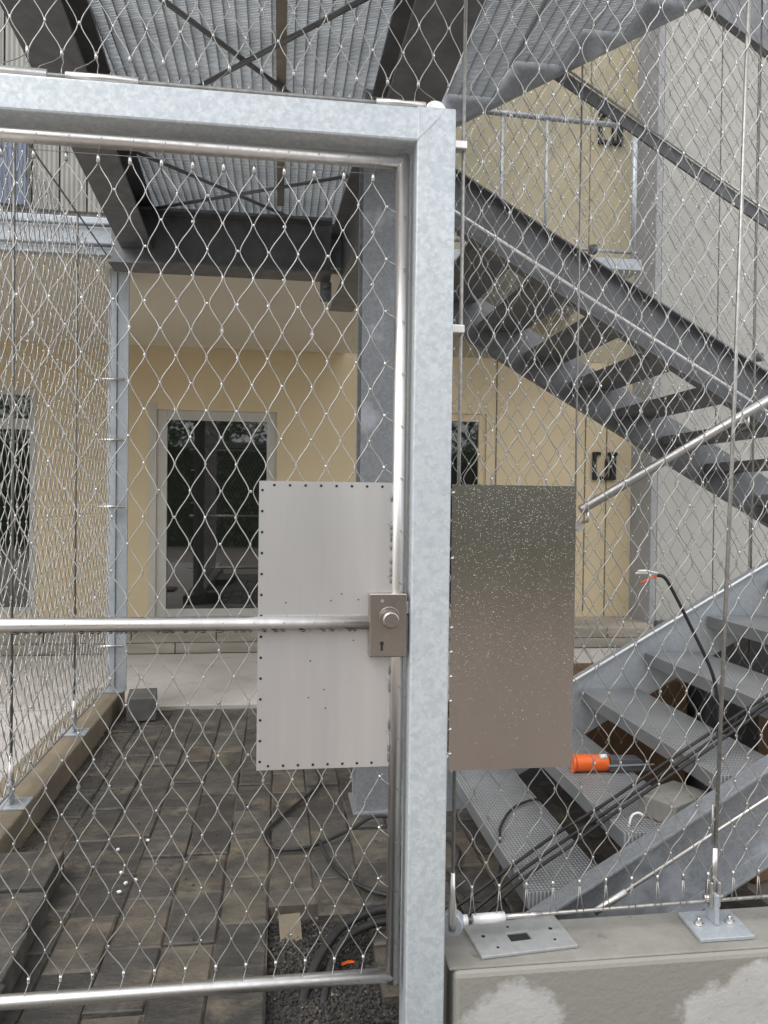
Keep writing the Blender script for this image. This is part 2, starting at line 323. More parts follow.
MB().box(-9, -1.2, -1.5, 5.13, -.12, -.004).build('concrete_yard', 'concrete_light', bevel=.006, kind='structure')
# gravel bed where pavers are missing
G = MB(); ico = [(0, 0, 1), (.9, 0, .4), (.28, .85, .4), (-.72, .52, .4), (-.72, -.52, .4), (.28, -.85, .4), (.6, .5, -.5), (-.3, .8, -.5), (-.8, 0, -.5), (-.3, -.8, -.5), (.6, -.5, -.5)]
icf = [(0, 1, 2), (0, 2, 3), (0, 3, 4), (0, 4, 5), (0, 5, 1), (1, 6, 2), (2, 7, 3), (3, 8, 4), (4, 9, 5), (5, 10, 1), (2, 6, 7), (3, 7, 8), (4, 8, 9), (5, 9, 10), (1, 10, 6)]
for i in range(9500):
    if i < 8200: x_, y_ = random.uniform(-.05, .42), random.uniform(1.3, 2.55)
    else: x_, y_ = random.uniform(.4, .9), random.uniform(2.05, 2.3)
    s_ = random.uniform(.003, .007)*(1 if random.random() < .93 else 1.5); a = random.uniform(0, 6.28); ca, sa = math.cos(a), math.sin(a); zz = random.uniform(.4, .9)
    q = [((u*ca-v*sa)*s_*random.uniform(.8, 1.2)+x_, (u*sa+v*ca)*s_*random.uniform(.7, 1.1)+y_, t*s_*zz-.050+random.uniform(0, .012)) for u, v, t in ico]
    G.add(q, icf)
G.build('gravel', 'gravel', kind='stuff', label='loose dark gravel bed where pavers are missing by the gate', cat='gravel')
bpy.data.objects['gravel'].location.z = .004
MB().box(-.05, .44, 1.0, 2.6, -.09, -.043).build('gravel_bed', 'gravel', kind='structure')

# ================================================================== BUILDING
bld = thing('building', 'pale yellow rendered building with recessed glass entrance behind the stairs', 'building')
WY = 7.55
# main wall with openings for door, side door and window: built of piers
D = (-1.16, -.03, .20, 2.20); D2 = (1.15, 2.06, .20, 2.24); W1 = (-3.3, -2.24, .25, 2.37)
wl = MB()
xs = [-9, W1[0], W1[1], D[0], D[1], D2[0], D2[1], 3.6]; ops = {1: W1, 3: D, 5: D2}
for i in range(7):
    if i in ops: o_ = ops[i]; wl.box(xs[i], xs[i+1], WY, WY+.3, o_[3], 2.9); wl.box(xs[i], xs[i+1], WY, WY+.3, -.1, o_[2])
    else: wl.box(xs[i], xs[i+1], WY, WY+.3, -.1, 2.9)
wl.build('wall', 'yellow', bld)
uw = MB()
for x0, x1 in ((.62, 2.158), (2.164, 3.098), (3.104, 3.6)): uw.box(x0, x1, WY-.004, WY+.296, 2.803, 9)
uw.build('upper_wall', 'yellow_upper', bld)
for xx in (2.161, 3.33, 3.101): MB().box(xx-.005, xx+.005, WY-.006, WY-.001, .25 if xx < 3.2 else .2, 2.8 if xx != 3.101 else 9).build('wall_joint', 'joint', bld)
MB().box(-9, .62, 4.92, WY-.002, 2.797, 3.04).build('soffit', 'soffit', bld)
MB().box(3.6, 3.66, 7.1, WY+.3, -.1, 9).build('return_wall', 'return_grey', bld)
xg = [3.66, 4.26, 4.645, 5.03, 5.6, 6.3, 7.2]
for a, c in zip(xg, xg[1:]): MB().box(a+.006, c-.006, 7.102, 7.3, -.1, 9).build('wall_panel', 'grey_render', bld, .004)
MB().box(3.66, 7.2, 7.13, 7.28, -.1, 9).build('panel_backing', 'black_mark', bld)
# upper storey cladding, boards standing upright
cl = {}
for i in range(38):
    x0 = -5.5 + i*.16
    blue = False
    link('cladding_board', cl.setdefault(blue, MB().box(.004, .152, 0, .03, 3.10, 9).mesh('cladding_board')), None, bld, loc=(x0, 4.93, 0)).data
for k_, me in cl.items(): me.materials.append(MT['clad_blue' if k_ else 'clad_beige'])
for i in range(4): MB().box(-2.16+i*.16, -2.008+i*.16, 4.90, 4.928, 3.11, 3.72).build('blue_shutter', 'clad_blue', bld)
MB().box(-9, .6, 4.962, 7.5, 3.06, 9).build('storey_core', 'return_grey', bld)
MB().box(-9, .61, 4.86, 4.918, 2.82, 3.045).build('slab_edge_plate', 'galv_post', bld, .003)
for zz in (2.87, 2.99): MB().tube([(-9, 4.83, zz), (-.97, 4.83, zz)], .012, 8).build('slab_edge_rail', 'galv_post', bld)
# step
st = MB().box(-9, 3.6, 6.9, WY-.004, -.1, .195).build('entrance_step', 'step_stone', bld, .006)
for i in range(14):
    for zc, o_ in ((.05, 0), (.145, .35)):
        x0 = -5.2 + i*.72 + o_
        MB().box(x0, x0+.712, 6.865, 6.9, zc-.044, zc+.046).build('step_stone', 'step_stone', bld, .005)
def window(name, o_, bars=(), sill=True, fr=.075, glass='glass', fm='frame_white'):
    x0, x1, z0, z1 = o_; f = MB(); y0, y1 = WY+.02, WY+.10
    f.box(x0, x0+fr, y0, y1, z0, z1); f.box(x1-fr, x1, y0, y1, z0, z1); f.box(x0+fr, x1-fr, y0, y1, z1-fr, z1); f.box(x0+fr, x1-fr, y0, y1, z0, z0+fr)
    p = f.build(name, fm, bld, .003)
    zz = [z0+fr] + list(bars) + [z1-fr]
    for bz in bars: MB().box(x0+fr, x1-fr, y0+.002, y1-.002, bz-.05, bz+.05).build('transom', 'frame_white', p)
    for a, c in zip(zz, zz[1:]): MB().box(x0+fr-.004, x1-fr+.004, y0+.03, y0+.045, a-.004, c+.004).build('pane', glass, p)
    MB().box(x0-.05, x1+.05, WY+.31, WY+.33, z0-.1, z1+.1).build('dark_interior', 'room_dark', p)
    return p
d = window('door', D, fr=.095); MB().box(-1.16-.06, -1.16-.002, WY-.006, WY+.02, .2, 2.26).build('door_reveal', 'frame_white', d)
MB().box(D[0], D[1], WY-.01, WY+.019, .196, .225).build('threshold', 'galv_post', d)
MB().tube([(-.17, WY-.03, .95), (-.17, WY-.03, 1.45)], .014, 8).build('pull_handle', 'stainless', d)
window('glazed_door', D2, fm='yellow'); window('window', W1, bars=(2.03,), fr=.07)
# black square brackets screwed to the wall
for (x0, x1, z0, z1) in ((3.175, 3.44, 1.60, 1.885), (3.178, 3.455, 5.02, 5.33)):
    f = MB(); t = .035; y0, y1 = WY-.045, WY-.007
    f.box(x0, x0+t, y0, y1, z0, z1); f.box(x0+t+.001, x1-t*2.2, y0, y1, z0, z0+t); f.box(x0+t+.001, x0+.08, y0, y1, z1-t, z1); f.box(x1-.10, x1, y0, y1, z1-t, z1)
    f.box(x1-t*2.2, x1-t*.6, y0, y1, z0, z1-t-.002); f.box((x0+x1)/2+.005, (x0+x1)/2+.025, y0, y1, z0+t+.002, z1-t-.03)
    f.build('wall_bracket', 'black_mark', bld, .004)

# gallery landing on the upper floor with rail
land = thing('gallery_landing', 'small galvanised landing with thin railing high on the yellow wall', 'landing')
MB().box(1.3, 2.92, 6.0, 7.53, 3.27, 3.36).build('landing_plate', 'galv_post', land, .004)
MB().tube([(1.3, 6.03, 4.48), (2.72, 6.03, 4.45)], .022, 8).build('rail', 'galv_dull', land)
MB().tube([(1.3, 6.03, 3.44), (2.9, 6.03, 3.42)], .014, 8).build('rail', 'galv_dull', land)
for xx in (1.74, 2.11, 2.86): MB().tube([(xx, 6.03, 3.33), (xx, 6.03, 4.46 if xx < 2.8 else 4.42)], .014 if xx < 2.8 else .022, 8).build('post', 'galv_post', land)

# ================================================================== WALKWAY OVERHEAD
wk = thing('steel_walkway', 'overhead steel walkway with ribbed galvanised deck and shade-darkened beams', 'walkway')
MB().profile(iprof(.18, .27, .016, .01), (-.735, 1.9, 2.975), (-.865, 5.0, 2.975)).build('side_beam', 'shaded_dark_steel', wk)
MB().profile(iprof(.20, .26, .016, .01), (.495, 1.5, 2.97), (.475, 3.29, 2.97)).build('side_beam', 'shaded_dark_steel', wk)
MB().profile(iprof(.15, .46, .016, .012), (.425, 3.51, 2.785), (.375, 4.9, 2.785)).build('side_beam', 'shaded_dark_steel', wk)
MB().profile(iprof(.20, .33, .016, .01), (-1.0, 4.76, 2.89), (.30, 4.76, 2.89)).build('cross_beam', 'shaded_dark_steel', wk)
MB().box(.24, .31, 4.84, 4.858, 2.60, 2.72).build('bracket_plate', 'galv_dull', wk)
for zz in (2.63, 2.69): MB().tube([(.275, 4.80, zz), (.275, 4.845, zz)], .016, 6).build('bolt', 'galv_dull', wk)
# deck made of narrow ribbed planks
pw = .043; sec = [(-pw/2, .03), (-pw/2, .02), (-pw*.36, .006), (-pw*.2, 0), (pw*.2, 0), (pw*.36, .006), (pw/2-.006, .02), (pw/2-.006, .03)]
rb = MB().box(-pw/2, -pw/2+.005, 0, 3.7, .0, .034)
for i in range(400): rb.box(-pw/2+.0052, pw/2-.0005, i*.00925, i*.00925+.0047, .003, .007)
rib = rb.mesh('deck_plank'); rib.materials.append(MT['deck_rib'])
for i in range(30): link('deck_plank', rib, None, wk, loc=(-.80 + i*pw, 1.35, 3.115), rot=(0, 0, .02 if i < 0 else 0))
for a, c in (((-.60, 2.52, 3.07), (.36, 3.72, 3.07)), ((-.62, 3.55, 3.045), (.36, 2.50, 3.045)), ((-.74, 3.95, 3.07), (.32, 5.0, 3.07)), ((-.75, 4.66, 3.045), (.34, 4.02, 3.045))):
    MB().tube([a, c], .010, 8).build('brace_rod', 'shaded_dark_steel', wk)
MB().box(-.03, .01, 1.4, 4.6, 3.085, 3.113).build('deck_rail', 'step_stone', wk)

colm = thing('steel_column', 'grey galvanised steel column carrying the walkway behind the gate', 'column')
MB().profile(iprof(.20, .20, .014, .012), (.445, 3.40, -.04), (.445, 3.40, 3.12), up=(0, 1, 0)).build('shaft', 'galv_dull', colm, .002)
MB().box(.33, .56, 3.28, 3.52, -.045, .012).build('base_plate', 'galv_dull', colm, .002)

# ================================================================== STAIRS
def tread_mesh(x0, dpt, y0, y1, z, th=.05, ribs=False):
    b_ = MB().box(x0, x0+dpt, y0, y1, z-.004, z); b_.box(x0, x0+.004, y0, y1, z-th, z-.0041); b_.box(x0+dpt-.004, x0+dpt, y0, y1, z-th, z-.0041)
    b_.box(x0+.0042, x0+dpt-.0042, y0, y0+.004, z-th, z-.0041); b_.box(x0+.0042, x0+dpt-.0042, y1-.004, y1, z-th, z-.0041)
    return b_
GO, RI = .30, .165
s1 = thing('lower_stair_flight', 'galvanised steel stair flight rising to the right behind the concrete wall', 'stairs')
nx = lambda k: .75 + GO*k
nz_ = lambda k: .19 + RI*k
tm = tread_mesh(0, .275, 2.21, 3.29, 0)
tmesh = tm.mesh('tread'); tmesh.materials.append(MT['tread_top'])
for k in range(8): link('tread', tmesh, None, s1, loc=(nx(k), 0, nz_(k)), bevel=.0015)
def line(x, x0, z0, sl): return z0 + sl*(x-x0)
xa, xb = .80, 3.05; sl_ = .565
def stringer(name, parent, y, x0, x1, zt0, zt1, ht, sgn, material='galv_dull', fl=.07):
    zc = ht/2*math.sqrt(1+((zt1-zt0)/(x1-x0))**2)
    return MB().profile(cprof(fl, ht, .009, sgn), (x0, y, zt0-zc), (x1, y, zt1-zc)).build(name, material, parent, .0015)
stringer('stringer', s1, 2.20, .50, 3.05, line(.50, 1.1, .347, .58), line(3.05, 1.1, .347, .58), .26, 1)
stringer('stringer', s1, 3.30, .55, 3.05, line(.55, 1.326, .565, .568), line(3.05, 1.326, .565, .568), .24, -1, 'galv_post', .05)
MB().tube([(.92, 2.085, line(.92, 1.1, .302, .58)), (2.2, 2.085, line(2.2, 1.1, .302, .58))], .006, 8).build('edge_rope_and_glint', 'stainless', s1)
MB().tube([(.905, 2.085, line(.905, 1.1, .302, .58)), (1.0, 2.085, line(1.0, 1.1, .302, .58))], .011, 8).build('rope_end', 'stainless', s1)
MB().tube([(.6, 3.285, line(.6, 1.326, .572, .568)), (3.05, 3.285, line(3.05, 1.326, .572, .568))], .0065, 8).build('edge_rope_and_glint', 'edge_bright', s1)
MB().tube([(1.327, 3.27, 1.329), (3.05, 3.27, line(3.05, 1.327, 1.329, .58))], .021, 12).build('handrail', 'stainless', s1)
for xx in (1.36, 2.12, 2.9):
    zz = line(xx, 1.327, 1.329, .58)
    MB().tube([(xx, 3.27, zz-.02), (xx, 3.27, zz-.07), (xx, 3.33, zz-.075)], .007, 6).build('rail_bracket', 'stainless', s1)
MB().tube([(1.345, 3.32, 1.255), (1.345, 3.345, 1.255)], .022, 12).build('rail_clamp', 'stainless', s1)
# landing at the right
MB().box(3.06, 4.3, 2.2, 4.62, 1.36, 1.43).build('landing', 'galv_dull', s1, .003)

s2 = thing('middle_stair_flight', 'shade-darkened steel stair flight descending to the right, seen from below', 'stairs')
x0, x1 = .56, 3.35; top = lambda x: 2.875 - .556*(x-.77)
stringer('stringer', s2, 3.50, x0, x1, top(x0), top(x1), .235, 1, 'shaded_dark_steel', .06)
MB().tube([(x0, 3.425, top(x0)-.205), (x1, 3.425, top(x1)-.205)], .009, 8).build('edge_rope_and_glint', 'edge_bright', s2)  # flange edge catching sky, painted as a bright rod
stringer('stringer', s2, 4.62, x0, x1, top(x0)-.02, top(x1)-.02, .26, -1, 'shaded_dark_steel', .06)
t2 = MB().box(0, .27, 3.51, 4.608, -.05, 0).mesh('tread'); t2.materials.append(MT['shaded_dark_steel'])
for k in range(8):
    xx = .60 + .30*k; link('tread', t2, None, s2, loc=(xx, 0, top(xx+.27)-.03))
for p0, p1 in (((1.0, 3.43, line(1.0, 1.295, 3.30, -.58)), (3.0, 3.43, line(3.0, 1.295, 3.30, -.58))),):
    MB().bar(p0, p1, .012, .055).build('handrail', 'shaded_dark_steel', s2)
    MB().tube([Vector(p0)+Vector((0, -.02, .036)), Vector(p1)+Vector((0, -.02, .036))], .006, 6).build('rail_rope', 'stainless', s2)
for xx in (1.43, 2.27): MB().tube([(xx, 3.425, top(xx)+.01), (xx, 3.425, top(xx)+.045)], .022, 10).build('rope_clamp', 'shaded_dark_steel', s2)

s3 = thing('upper_stair_flight', 'uppermost stair flight with ribbed tread undersides at the top edge', 'stairs')
bt = lambda x: 3.06 + .56*(x-.805)
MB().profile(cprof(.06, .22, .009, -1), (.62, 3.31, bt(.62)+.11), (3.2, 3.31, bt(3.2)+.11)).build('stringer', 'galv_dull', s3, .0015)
MB().profile(cprof(.06, .22, .009, 1), (.70, 2.17, bt(.70)+.11), (3.2, 2.17, bt(3.2)+.11)).build('stringer', 'shaded_dark_steel', s3, .0015)
t3 = MB()
for q in range(5):
    t3.box(q*.05, q*.05+.005, 2.18, 3.295, 0, .034)
    if q < 4:
        for i in range(120): t3.box(q*.05+.0052, q*.05+.0498, 2.185+i*.00925, 2.185+i*.00925+.0056, .003, .007)
t3 = t3.mesh('tread'); t3.materials.append(MT['deck_rib'])
rs = MB().profile([(-.55, 0), (.55, 0), (.55, .004), (-.55, .004)], (.206, 2.74, .03), (.30, 2.74, .165)).mesh('gap_plate'); rs.materials.append(MT['shaded_dark_steel'])  # dark plates added between treads to close off the bright sky
for k in range(8):
    link('tread', t3, None, s3, loc=(.70 + .30*k, 0, bt(.70+.3*k)+.12)); link('gap_plate', rs, None, s3, loc=(.70 + .30*k, 0, bt(.70+.3*k)+.12))
# platform and far flight beam at the right top corner
MB().bar((2.1, 4.4, 4.74), (3.7, 4.4, 3.803), .06, .24).build('stringer', 'shaded_dark_steel', s3, .002)

# nets of the stair
inner = thing('stair_mesh_screen', 'wire mesh screen standing between the lower and middle stair flights', 'mesh screen')
net(inner, (.60, 3.38, 0), (1, 0, 0), 60, .25, 4.6, .0745, .128, .0016, .0036, .010, 'wire_far', 4, nz=4, jitter=.002)
for xx in (1.345, 2.22): MB().tube([(xx, 3.38, .2), (xx, 3.38, 4.6)], .005, 6).build('tension_rope', 'rope', inner)
outer = thing('outer_mesh_screen', 'wire mesh screen on the far side of the middle stair flight', 'mesh screen')
net(outer, (.70, 4.70, 0), (1, 0, 0), 74, .6, 5.8, .0745, .128, .0016, .0038, .010, 'wire_far', 3, nz=3, jitter=.002, start=lambda k: top(.70+k*.0745/2)+.02)

# ================================================================== PORTAL, GATE, FENCE
portal = thing('gate_portal', 'thick galvanised steel gate post and lintel framing the mesh gate', 'gate frame')
PX0, PX1, PY0, PY1 = .318, .413, 1.83, 1.93
MB().box(PX0, PX1, PY0, PY1, -.1, 2.306).build('post', 'galv', portal, .004)
MB().box(-1.6, PX0+.012, PY0+.0012, PY1-.001, 2.222, 2.3045).build('lintel', 'galv', portal, .006)
MB().bar((PX0-.002, PY0-.0005, 2.224), (PX0+.055, PY0-.0005, 2.285), .0016, .003).build('weld_seam', 'galv', portal)
MB().tube([(-1.6, 1.846, 2.313), (.33, 1.846, 2.313)], .006, 8).build('top_rope', 'rope', portal)
for a, c, r in ((-1.6, -.53, .011), (-.49, -.33, .010), (.22, .34, .009)): MB().tube([(a, 1.846, 2.315), (c, 1.846, 2.315)], r, 10).build('rope_terminal', 'stainless', portal)
MB().tube([(.365, 1.842, 2.303), (.365, 1.858, 2.303)], .026, 16).build('rope_lug', 'stainless', portal, .002)
for zz in (2.262, 1.798): 
    MB().box(PX1, .462, 1.915, 1.945, zz-.011, zz+.011).build('stand_off', 'stainless', portal, .003)
MB().tube([(.405, 1.833, .3), (.405, 1.833, .30)], .004, 6, caps=False)

gate = thing('gate', 'stainless tube gate filled with diamond wire mesh, with lock panel', 'gate')
GY = 1.875; TR = .0168; ZT, ZB, ZM = 2.187, .182, 1.062; GX = .291
MB().tube([(-1.5, GY, ZT), (GX, GY, ZT)], TR, 20).build('top_tube', 'stainless', gate)
MB().tube([(-1.5, GY, ZB), (GX, GY, ZB)], TR, 20).build('bottom_tube', 'stainless', gate)
MB().tube([(GX, GY, ZB-TR), (GX, GY, ZT+TR)], TR*.99, 20).build('side_tube', 'stainless', gate)
MB().tube([(-1.5, GY-.012, ZM), (.225, GY-.012, ZM)], TR*1.03, 20).build('middle_tube', 'stainless', gate)
# water drops hanging under the middle tube
dr = MB()
for i in range(46):
    x_ = random.uniform(-.66, .2); dr.tube([(x_, GY-.02, ZM-TR*.9), (x_, GY-.02, ZM-TR*1.06), (x_, GY-.02, ZM-TR*1.18)], [.005, .0045, .0018], 6)
dr.build('water_drops', 'glass', gate, kind='stuff')
# lock panel with holes
sp = MB().box(-.048, GX-.012, GY-.0015, GY+.0015, .704, 1.404).build('lock_panel', 'panel_bright', gate, label='bright brushed stainless sheet with small holes behind the lock')
hl = MB()
hp = [(-.040, GY-.0025, .725+i*.0505) for i in range(14)] + [(-.012+i*.0375, GY-.0025, 1.394) for i in range(8)] + [(-.02+i*.036, GY-.0025, .714) for i in range(8)]
hp += [(random.uniform(-.02, .2), GY-.0025, 1.105+random.uniform(0, .03)) for _ in range(4)] + [(random.uniform(-.02, .2), GY-.0025, random.uniform(.85, 1.03)) for _ in range(5)]
for i, p in enumerate(hp):
    r = .0034 if i < 30 else .0018
    hl.tube([p, (p[0], p[1]+.0008, p[2])], r, 8)
hl.build('lace_holes', 'black_hole', sp, kind='stuff')
tack = MB()
for i in range(22):
    zz = random.choice((random.uniform(.72, .96), random.uniform(1.15, 1.39))); tack.tube([(GX-.0165, GY-.003, zz-.006), (GX-.0165, GY-.004, zz), (GX-.0165, GY-.004, zz+.006), (GX-.0165, GY-.003, zz+random.uniform(.010, .022))], [.001, .0036, .003, .001], 6)
tack.build('weld_beads', 'shaded_dark_steel', sp, kind='stuff')
lk = MB().box(.219, .311, GY-.032, GY+.03, .980, 1.135).build('lock_case', 'lock_steel', gate, .003)
MB().tube([(.267, GY-.032, 1.078), (.267, GY-.038, 1.078)], .0255, 20).build('knob_rose', 'lock_steel', lk, .001)
MB().tube([(.267, GY-.038, 1.075), (.267, GY-.066, 1.075), (.267, GY-.070, 1.075)], [.020, .0205, .017], 20).build('knob', 'lock_steel', lk)
MB().tube([(.250, GY-.0335, 1.014), (.250, GY-.032, 1.014)], .005, 10).box(.2472, .2528, GY-.0334, GY-.032, .996, 1.012).build('keyhole', 'black_hole', lk)
MB().tube([(.250, GY-.034, 1.117), (.250, GY-.032, 1.117)], .004, 10).build('screw', 'stainless', lk)
MB().box(.3112, .3165, GY-.02, GY+.015, 1.085, 1.115).build('latch', 'stainless', lk)
MB().box(.3112, .315, GY-.022, GY+.015, .99, 1.08).build('strike_plate', 'galv_dull', lk)
# the gate's net
WG, HG = .0716, .1275
GN = .2185 - WG/4 - 36*WG/2          # apex of strand pair 36/37 hangs from a long sleeve
net(gate, (GN, GY+.006, 0), (1, 0, 0), 38, .2300, 2.144, WG, HG, .0014, .0026, .007, 'wire', 5, straight=.5, jitter=.0022)
fer = MB(); lash = MB()
for i in range(19):
    xx = GN + i*WG + WG/4
    fer.tube([(xx, GY+.004, 2.138), (xx, GY+.004, 2.158)], .0042, 8)
    lash.tube([(xx, GY+.004, 2.158), (xx+.004, GY-.006, 2.168), (xx+.012, GY-TR-.001, ZT), (xx+.018, GY, ZT+TR+.001), (xx+.02, GY+TR, ZT)], .0009, 4)
    fer.tube([(xx, GY+.004, .220), (xx, GY+.004, .234)], .0036, 8)
    lash.tube([(xx, GY+.004, .221), (xx-.006, GY-.006, ZB+TR*1.02), (xx-.010, GY-TR-.001, ZB), (xx-.014, GY, ZB-TR)], .0010, 4)
    lash.tube([(xx+.02, GY-.012, ZM+TR*1.25), (xx+.012, GY-.012-TR*1.05, ZM+.004), (xx, GY-.02, ZM-TR*1.2)], .0006, 4)
for j in range(15):
    zz = .230 + (j*2+1)*HG/2; xr = GN + 37*WG/2 + WG/4
    lash.tube([(xr-.004, GY+.006, zz+.002), (xr+.012, GY-.002, zz-.010), (GX+.006, GY-TR-.0014, zz-.028), (GX+TR+.0012, GY, zz-.045)], .0011, 4)
    lash.tube([(xr, GY+.006, zz), (xr+.008, GY+.004, zz+.008)], .0011, 4)
    fer.tube([(xr, GY+.005, zz-.004), (xr, GY+.005, zz+.004)], .0033, 8)
fer.build('end_sleeves', 'sleeve', gate, kind='stuff'); lash.build('lacing_wire', 'rope', gate, kind='stuff')
MB().tube([(-1.5, GY+.004, 2.159), (.27, GY+.004, 2.157)], .001, 4).build('border_wire', 'rope', gate)

wall = MB().prism([(.44, -.1), (1.75, -.1), (1.75, .2), (.44, .2)], 1.83, 2.03).build('concrete_wall', 'concrete_wall', None, .012,
      label='low damp-stained concrete wall carrying the right-hand mesh fence', cat='wall')
MB().box(.428, 1.75, 1.844, 2.031, .1985, .206).build('wall_cap', 'concrete', wall, .004)
fence = thing('mesh_fence', 'diamond wire mesh fence stretched right of the gate post', 'fence')
FY = 1.955; WF, HF = .0738, .1261
FENCE_R = (0.4936, 0.34735); FENCE_A = (-0.9431, 2.4275)
RN, RZ = FENCE_R
MB().tube([(.458, FY-.01, RZ), (RN-.0, FY, RZ+.02)], .0013, 4).build('lacing_end', 'wire', fence)
net(fence, (RN, FY, 0), (1, 0, 0), 38, RZ, 3.0, WF, HF, .0015, .0027, .008, 'wire', 5, jitter=.0022, straight=.2, phase=0)
AN, AZ = FENCE_A
net(fence, (AN, FY, 0), (1, 0, 0), 36, AZ, 3.0, .079, .146, .0014, .0031, .009, 'wire', 5, jitter=.002, straight=.4)
rp = MB().tube([(.456, FY-.02, .36), (.457, FY-.02, 3.0)], .0048, 8).build('tension_rope', 'rope', fence)
MB().tube([(.456, FY-.02, .25), (.456, FY-.02, .27), (.456, FY-.02, .31), (.456, FY-.02, .34), (.456, FY-.02, .40)], [.010, .011, .011, .007, .0055], 12).build('swaged_fitting', 'stainless', fence)
MB().tube([(1.195, FY, .40), (1.225, FY, 1.6), (1.25, FY, 3.0)], .0055, 8).build('tension_rope', 'rope', fence)
for dx in (-.005, .006): MB().tube([(1.193+dx, FY, .43), (1.19+dx, FY, .54)], .0035, 6).build('tension_rope', 'rope', fence)
MB().tube([(1.194, FY, .30), (1.194, FY, .42)], .0075, 10).build('swaged_fitting', 'stainless', fence)
MB().tube([(.44, FY, .262), (1.75, FY, .282)], .005, 8).build('bottom_rope', 'rope', fence)
MB().tube([(.45, FY-.004, .264), (.50, FY-.004, .265)], .0135, 12).build('turnbuckle_end', 'edge_bright', fence)
MB().tube([(.514, FY-.004, .265), (.60, FY-.004, .267)], .0135, 12).build('turnbuckle', 'edge_bright', fence)
MB().tube([(.60, FY-.004, .267), (.70, FY-.004, .268)], .007, 12).build('swaged_fitting', 'stainless', fence)
MB().tube([(.452, FY-.02, .262), (.468, FY+.008, .262)], .030, 14).build('rope_lug', 'galv_post', fence, .002)
ends = MB(); lace = MB()
for k in range(0, 34, 2):
    x_ = RN + k*WF/2 + WF/4
    ends.tube([(x_, FY, RZ-.010), (x_, FY, RZ+.006)], .0036, 8)
    for sg in (-1, 1): lace.tube([(x_+sg*.001, FY, RZ-.008), (x_+sg*.004, FY-.004, RZ-.045), (x_+sg*.010, FY-.007, .272)], .0013, 4)
for k in range(0, 34, 2):
    x_ = AN + k*.079/2 + .079/4
    ends.tube([(x_, FY, AZ-.012), (x_, FY, AZ+.006)], .0042, 8)
    for sg in (-1, 1): lace.tube([(x_+sg*.001, FY, AZ-.010), (x_+sg*.012, FY-.03, AZ-.040), (x_+sg*.024, FY-.09, AZ-.085), (x_+sg*.028, FY-.1085, AZ-.108)], .0013, 4)
ends.build('end_sleeves', 'sleeve', fence, kind='stuff'); lace.build('lacing_wire', 'wire', fence, kind='stuff')
# wet sheet on the fence
wp = MB().box(.419, .735, 1.842, 1.845, .698, 1.402).build('screen_panel', 'panel_wet', fence, label='dark stainless sheet beaded with rain, right of the post')
ty = MB()
for zz in (.74, .80, .87, .93, .99, 1.05, 1.22, 1.38): ty.tube([(.4165, 1.838, zz), (.424, 1.838, zz+.003)], .0028, 6)
ty.build('panel_ties', 'stainless', wp, kind='stuff')
# anchor plate on the wall under the right-hand rope
anc = thing('anchor_plate', 'bolted galvanised anchor plate under the right-hand tension rope', 'anchor plate')
def plate(mb, poly, z0, z1):
    n_ = len(poly); mb.add([(x_, y_, z0) for x_, y_ in poly] + [(x_, y_, z1) for x_, y_ in poly], [tuple(range(n_))[::-1], tuple(range(n_, 2*n_))] + [(i, (i+1) % n_, n_+(i+1) % n_, n_+i) for i in range(n_)]); return mb
plate(MB(), [(1.11, 1.875), (1.265, 1.875), (1.275, 2.01), (1.12, 2.01)], .207, .217).build('base_plate', 'galv_post', anc, .002)
MB().box(1.185, 1.197, 1.93, 1.985, .2172, .30).build('lug', 'galv_post', anc, .003)
MB().box(1.176, 1.184, 1.94, 1.972, .262, .33).box(1.198, 1.206, 1.94, 1.972, .262, .33).build('fork', 'stainless', anc, .003)
MB().tube([(1.165, 1.956, .283), (1.217, 1.956, .283)], .008, 10).build('pin', 'stainless', anc)
for xx, yy in ((1.145, 1.945), (1.235, 1.945)):
    b_ = MB().tube([(xx, yy, .217), (xx, yy, .221)], .013, 14).build('washer', 'stainless', anc)
    MB().tube([(xx, yy, .221), (xx, yy, .229)], .009, 6, smooth=False).tube([(xx, yy, .229), (xx, yy, .236)], .005, 8).build('bolt', 'stainless', anc)
# loose base plate with slot, lying on the wall
bm = bmesh.new()
lp = bpy.data.meshes.new('loose_plate')
def rect(x0, x1, y0, y1): return [(x0, y0), (x1, y0), (x1, y1), (x0, y1)]
pm = MB(); xo = [0, .10, .158, .265]; yo = [0, .05, .088, .148]
vs = {}; 
P_ = MB()
for i in range(3):
    for j in range(3):
        if i == 1 and j == 1: continue
        P_.add([(xo[i], yo[j], 0), (xo[i+1], yo[j], 0), (xo[i+1], yo[j+1], 0), (xo[i], yo[j+1], 0)], [(0, 1, 2, 3)])
me = P_.mesh('slotted_base_plate'); bm.from_mesh(me); bmesh.ops.remove_doubles(bm, verts=bm.verts, dist=1e-5)
r_ = bmesh.ops.extrude_face_region(bm, geom=bm.faces[:]); bmesh.ops.translate(bm, verts=[v for v in r_['geom'] if isinstance(v, bmesh.types.BMVert)], vec=(0, 0, .009))
bmesh.ops.recalc_face_normals(bm, faces=bm.faces); bm.to_mesh(me); bm.free()
lpo = thing('slotted_base_plate', 'loose galvanised base plate with rectangular slot lying on the wall', 'base plate')
lpo.location = (.517, 1.868, .2065); lpo.rotation_euler = (0, 0, .085)
link('plate', me, 'plate_grey', lpo, .0025)
hb = MB()
for x_, y_ in ((.035, .085), (.225, .085), (.055, .03), (.215, .035), (.115, .115)): hb.tube([(x_, y_, .0088), (x_, y_, .0098)], .0055 if y_ == .085 else .004, 10)
MB().box(.1002, .1578, .0502, .0878, .0004, .003).build('slot_bottom', 'black_hole', lpo)
hb.build('bolt_holes', 'black_hole', lpo, kind='stuff')

